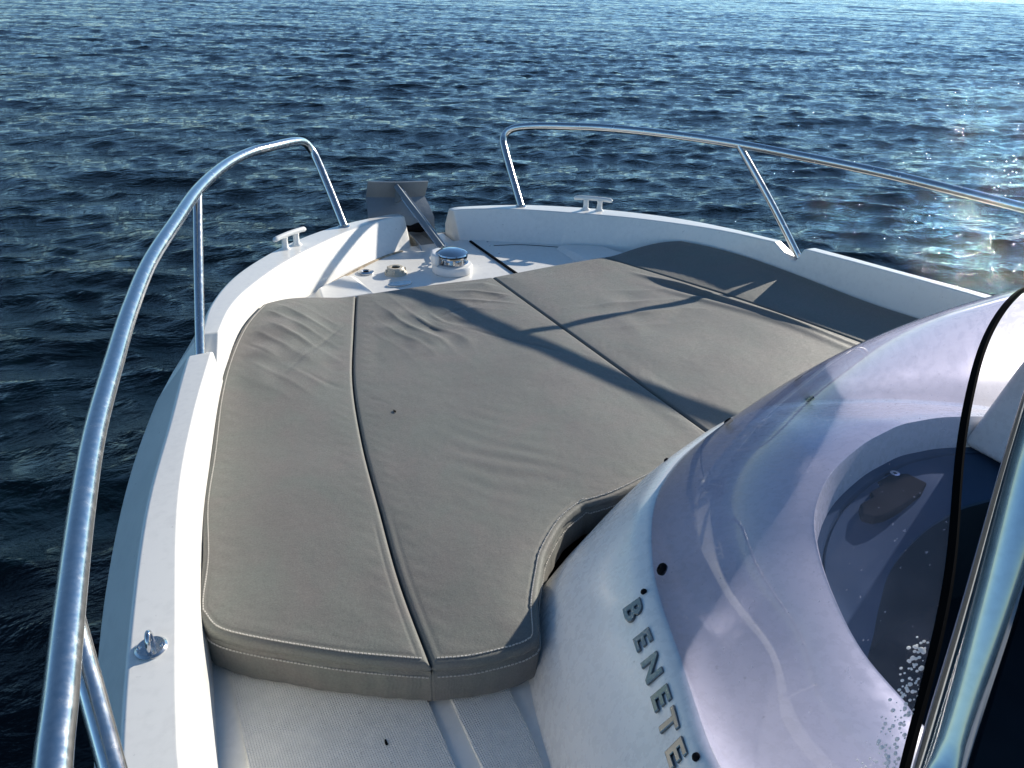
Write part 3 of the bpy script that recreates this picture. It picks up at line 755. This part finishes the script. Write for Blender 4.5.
# --- windscreen sheet
Ts = spline(Tc, 241); Bfull = spline(Bc, 1600)
k0 = int(np.argmin(np.abs(Bfull[:800, 1]-.10))); Bs = resamp(Bfull[k0:1600-k0], 241)
Bs = blend(Bs, Bs, 0, -.010); Bs[:, 2] += .004
def smooth_line(P, w=9, it=3):
    for _ in range(it):
        Q = np.vstack([2*P[0]-P[1:w+1][::-1], P, 2*P[-1]-P[-w-1:-1][::-1]]); K = np.hanning(2*w+3)[1:-1]; K /= K.sum()
        P = np.stack([np.convolve(Q[:, c], K, 'valid') for c in range(3)], 1)
    return P
Ts = smooth_line(Ts); Bs = smooth_line(Bs, 7, 2)
def screen_grid(nv=40):
    rows = []
    for v in np.linspace(0, 1, nv):
        d = Ts-Bs; tan = np.gradient(Bs, axis=0)+np.gradient(Ts, axis=0); n = np.cross(tan, d); n /= np.linalg.norm(n, axis=1)[:, None]; n[n[:, 2] < 0] *= -1
        rows.append(Bs+d*v+n*.032*4*v*(1-v))
    return np.array(rows)
SG = screen_grid()
n_s = SG.shape[1]
F = [(i*n_s+j, i*n_s+j+1, (i+1)*n_s+j+1, (i+1)*n_s+j) for i in range(SG.shape[0]-1) for j in range(n_s-1)]
ws = mesh_obj('windscreen', SG.reshape(-1, 3), F, M_acr, boat, smooth=True)
ev = SG[-1]-SG[-4]; ev /= np.linalg.norm(ev, axis=1)[:, None]; et = np.gradient(SG[-1], axis=0); et /= np.linalg.norm(et, axis=1)[:, None]
en = np.cross(ev, et); EV = []; EF = []
for q in range(n_s):
    for a_, b_ in ((-.0065, -.0022), (-.0065, .0022), (.0015, .0030), (.0015, -.0030)): EV.append(SG[-1][q]+ev[q]*a_+en[q]*b_)
for q in range(n_s-1):
    for c_ in range(4): EF.append((4*q+c_, 4*q+(c_+1) % 4, 4*q+4+(c_+1) % 4, 4*q+4+c_))
EF += [(0, 1, 2, 3), tuple(4*(n_s-1)+c_ for c_ in (3, 2, 1, 0))]
edge = mesh_obj('edge_trim', EV, EF, M_pitch, boat, angle=40); sub(edge, ws)
def on_screen(fj, v, lift=.0):
    i = int(v*(SG.shape[0]-1)); j = int(fj*(n_s-1)); p = SG[i, j]
    a = SG[min(i+1, SG.shape[0]-1), j]-SG[max(i-1, 0), j]; b = SG[i, min(j+1, n_s-1)]-SG[i, max(j-1, 0)]; n = np.cross(b, a); n /= np.linalg.norm(n)
    if n[2] < 0: n = -n
    return p+n*lift, n

# fasteners through the screen, and little press studs on the console side
def nearest_screen(p, lift=.0):
    d = np.linalg.norm(SG-np.array(p), axis=2); i, j = np.unravel_index(d.argmin(), d.shape); return on_screen(j/(n_s-1)+1e-6, i/(SG.shape[0]-1)+1e-6, lift)
for p in [(-.534, .657, .175), (-.121, .980, .150), (-.69, .30, .24)]:
    for s in (1, -1):
        q, n = nearest_screen((s*p[0], p[1], p[2]), .0)
        sub(lathe('screen_screw', [(0, -.003), (.0085, -.003), (.0095, 0), (.0095, .003), (.007, .006), (.003, .0065), (.0025, .004), (0, .004)], M_black, boat, tuple(q), n, seg=24), ws)
wall = np.array([rings[3], rings[4], rings[5], rings[6]])
def wall_at(p):
    G = np.array(rings[:8]); d = np.linalg.norm(G-np.array(p), axis=2); d[0] += 9; i, j = np.unravel_index(d.argmin(), d.shape); i = min(max(i, 1), 6)
    a = G[i+1, j]-G[i-1, j]; b = G[i, min(j+1, NC-1)]-G[i, max(j-1, 0)]; n = np.cross(b, a); n /= np.linalg.norm(n)
    if n[2] < 0: n = -n
    return G[i, j], n, b/np.linalg.norm(b)
for p in [(-.567, .655, .150), (-.280, .962, .112), (-.712, .385, .19)]:
    q, n, b = wall_at(p)
    sub(lathe('press_stud', [(0, 0), (.005, 0), (.005, .0015), (.0035, .0035), (0, .004)], M_black, boat, tuple(q+n*.0), n, seg=18), con)

# --- chromed letters on the console flank, reading towards the stern
def wall_point(s_y, zt):
    """point on the port flank at forward coordinate s_y and blend height zt (0 base, 1 brim)"""
    G = np.array(rings[:8]); hs = [0, .03, .25, .5, .75, .93, .985, 1.0]
    half = NC//2
    R_ = []
    for k in range(8):
        yk = G[k, :half, 1]; R_.append([np.interp(s_y, yk, G[k, :half, c]) for c in range(3)])
    R_ = np.array(R_); return np.array([np.interp(zt, hs, R_[:, c]) for c in range(3)])
LET = [('B', .637), ('E', .581), ('N', .532), ('E', .484), ('T', .447), ('E', .407), ('A', .366), ('U', .325)]
LET_Z = .92
for ch, yy in LET:
    cu = bpy.data.curves.new('letter', 'FONT'); cu.body = ch; cu.size = 1; cu.align_x = 'CENTER'; cu.align_y = 'CENTER'; cu.extrude = .05; cu.bevel_depth = .018; cu.offset = .022; cu.bevel_resolution = 1
    tmp = bpy.data.objects.new('tmp', cu); C.objects.link(tmp); bpy.context.view_layer.update()
    dg = bpy.context.evaluated_depsgraph_get(); me = bpy.data.meshes.new_from_object(tmp.evaluated_get(dg)); bpy.data.objects.remove(tmp)
    p = wall_point(yy, LET_Z); e1 = wall_point(yy-.01, LET_Z)-wall_point(yy+.01, LET_Z); e2 = wall_point(yy, LET_Z+.08)-wall_point(yy, LET_Z-.08)
    e1 /= np.linalg.norm(e1); e2 -= e1*(e1@e2); e2 /= np.linalg.norm(e2); e3 = np.cross(e1, e2)
    sx, sy = .055, .038
    co = np.array([v.co[:] for v in me.vertices]); zc = co[:, 2]
    c = (co.min(0)+co.max(0))/2; co -= c
    if ch == 'B': co *= 1.12
    W = p+np.outer(co[:, 0]*sx, e1)+np.outer(co[:, 1]*sy, e2)+np.outer(co[:, 2]*.03+.0016, e3)
    me2 = bpy.data.meshes.new('letter'); me2.from_pydata([tuple(w) for w in W], [], [tuple(pp.vertices) for pp in me.polygons]); me2.materials.append(M_letter)
    lo = link(bpy.data.objects.new('letter', me2), boat); sub(lo, con)

# --- grab rail rising beside the helm (nearest to the camera), an inverted U over the console
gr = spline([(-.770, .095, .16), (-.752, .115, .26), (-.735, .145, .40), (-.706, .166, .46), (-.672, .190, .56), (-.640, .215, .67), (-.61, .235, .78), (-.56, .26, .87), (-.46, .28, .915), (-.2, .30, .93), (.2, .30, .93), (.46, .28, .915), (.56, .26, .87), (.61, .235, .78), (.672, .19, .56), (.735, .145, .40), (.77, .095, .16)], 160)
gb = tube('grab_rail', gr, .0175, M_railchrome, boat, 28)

# water drops dried on the lower aft screen, whitened to imitate sun glints
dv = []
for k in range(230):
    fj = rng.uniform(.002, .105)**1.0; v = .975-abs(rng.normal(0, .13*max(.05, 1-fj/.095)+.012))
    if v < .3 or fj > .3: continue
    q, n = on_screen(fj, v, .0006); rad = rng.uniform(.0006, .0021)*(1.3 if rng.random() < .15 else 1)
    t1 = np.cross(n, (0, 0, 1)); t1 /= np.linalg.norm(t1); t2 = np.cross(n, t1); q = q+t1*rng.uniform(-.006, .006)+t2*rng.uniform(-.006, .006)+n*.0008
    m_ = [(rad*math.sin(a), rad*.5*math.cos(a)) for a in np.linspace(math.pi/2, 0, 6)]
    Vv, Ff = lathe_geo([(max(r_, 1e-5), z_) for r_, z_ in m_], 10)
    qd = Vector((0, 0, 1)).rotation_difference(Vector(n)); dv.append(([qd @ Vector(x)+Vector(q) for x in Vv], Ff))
g_ = Nodes('salt_glint_drops'); g_.p.inputs['Base Color'].default_value = (.9, .9, .92, 1); g_.p.inputs['Roughness'].default_value = .15; g_.p.inputs['Specular IOR Level'].default_value = 1
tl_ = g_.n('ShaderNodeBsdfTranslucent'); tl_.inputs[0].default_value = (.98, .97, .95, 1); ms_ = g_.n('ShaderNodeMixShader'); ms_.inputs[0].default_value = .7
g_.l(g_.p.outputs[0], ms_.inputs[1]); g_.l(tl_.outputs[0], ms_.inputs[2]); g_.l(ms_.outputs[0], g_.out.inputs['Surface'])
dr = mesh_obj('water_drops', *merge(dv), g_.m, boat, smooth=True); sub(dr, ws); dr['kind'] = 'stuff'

# ------------------------------------------------------------------ small debris
def flake(loc, s, label, mat):
    V = []; 
    for a in np.linspace(0, 2*math.pi, 9)[:-1]:
        rr_ = s*(.6+.5*rng.random()); V.append((loc[0]+rr_*math.cos(a)*.7, loc[1]+rr_*1.5*math.sin(a), loc[2]+.0012*rng.random()))
    V2 = [(x, y, z+.0012) for x, y, z in V]; n = 8
    o = mesh_obj('leaf_crumb', V+V2, [tuple(range(n)), tuple(range(n, 2*n))]+[(i, (i+1) % n, n+(i+1) % n, n+i) for i in range(n)], mat, None, smooth=False)
    tag(o, label, 'debris'); return o
flake((-.634, 1.533, .0048), .0045, 'tiny dark crumb lying in the middle of the large grey cushion', M_rust)
flake((-.941, .757, -.0885), .0038, 'tiny dark crumb on the white non-skid side deck', M_rust)

# ------------------------------------------------------------------ light
EL, AZ = R(19.5), R(73)
s = Vector((math.sin(AZ)*math.cos(EL), math.cos(AZ)*math.cos(EL), math.sin(EL)))
sd = bpy.data.lights.new('sun', 'SUN'); sd.energy = 5.0; sd.angle = R(.55); sd.color = (1.0, .92, .80)
so = bpy.data.objects.new('sun', sd); C.objects.link(so); so.rotation_euler = s.to_track_quat('Z', 'Y').to_euler(); so.location = s*50
w = bpy.data.worlds.new('World'); scene.world = w; w.use_nodes = True
nt = w.node_tree; bg = nt.nodes['Background']; sky = nt.nodes.new('ShaderNodeTexSky'); sky.sky_type = 'NISHITA'; sky.sun_disc = False
sky.sun_elevation = EL; sky.sun_rotation = AZ; sky.air_density = .75; sky.dust_density = .0; sky.ozone_density = 2.2; sky.altitude = 1200
mx = nt.nodes.new('ShaderNodeMix'); mx.data_type = 'RGBA'; mx.blend_type = 'MULTIPLY'; mx.inputs[0].default_value = 1
mx.inputs[7].default_value = (.82, .99, 1.01, 1); nt.links.new(sky.outputs[0], mx.inputs[6]); nt.links.new(mx.outputs[2], bg.inputs[0])
bg.inputs[1].default_value = .112

# ------------------------------------------------------------------ camera
cd = bpy.data.cameras.new('camera'); cam = bpy.data.objects.new('camera', cd); C.objects.link(cam)
cd.sensor_width = 36; cd.lens = 773/1024*36; cd.clip_start = .02; cd.clip_end = 9000
Mx = Matrix(((0.88240724, 0.1986405, -0.42649668), (-0.4694737, 0.43119813, -0.77049505), (0.03085305, 0.88011938, 0.47374884)))
Mx = Mx @ Matrix.Diagonal((1, 1, 1))
# camera -Z looks forward: the rows above were measured in the camera's own axes
cam.matrix_world = Matrix.Translation((CAMX, CAMY, CAMZ)) @ Mx.to_4x4()
scene.camera = cam
scene.render.engine = 'CYCLES'
vs = scene.view_settings; vs.view_transform = 'Standard'; vs.look = 'None'; vs.gamma = 1; vs.exposure = 0.50
scene.cycles.sample_clamp_direct = 0; scene.cycles.sample_clamp_indirect = 6; scene.cycles.max_bounces = 10; scene.cycles.transparent_max_bounces = 16
scene.render.resolution_x = 1024; scene.render.resolution_y = 768
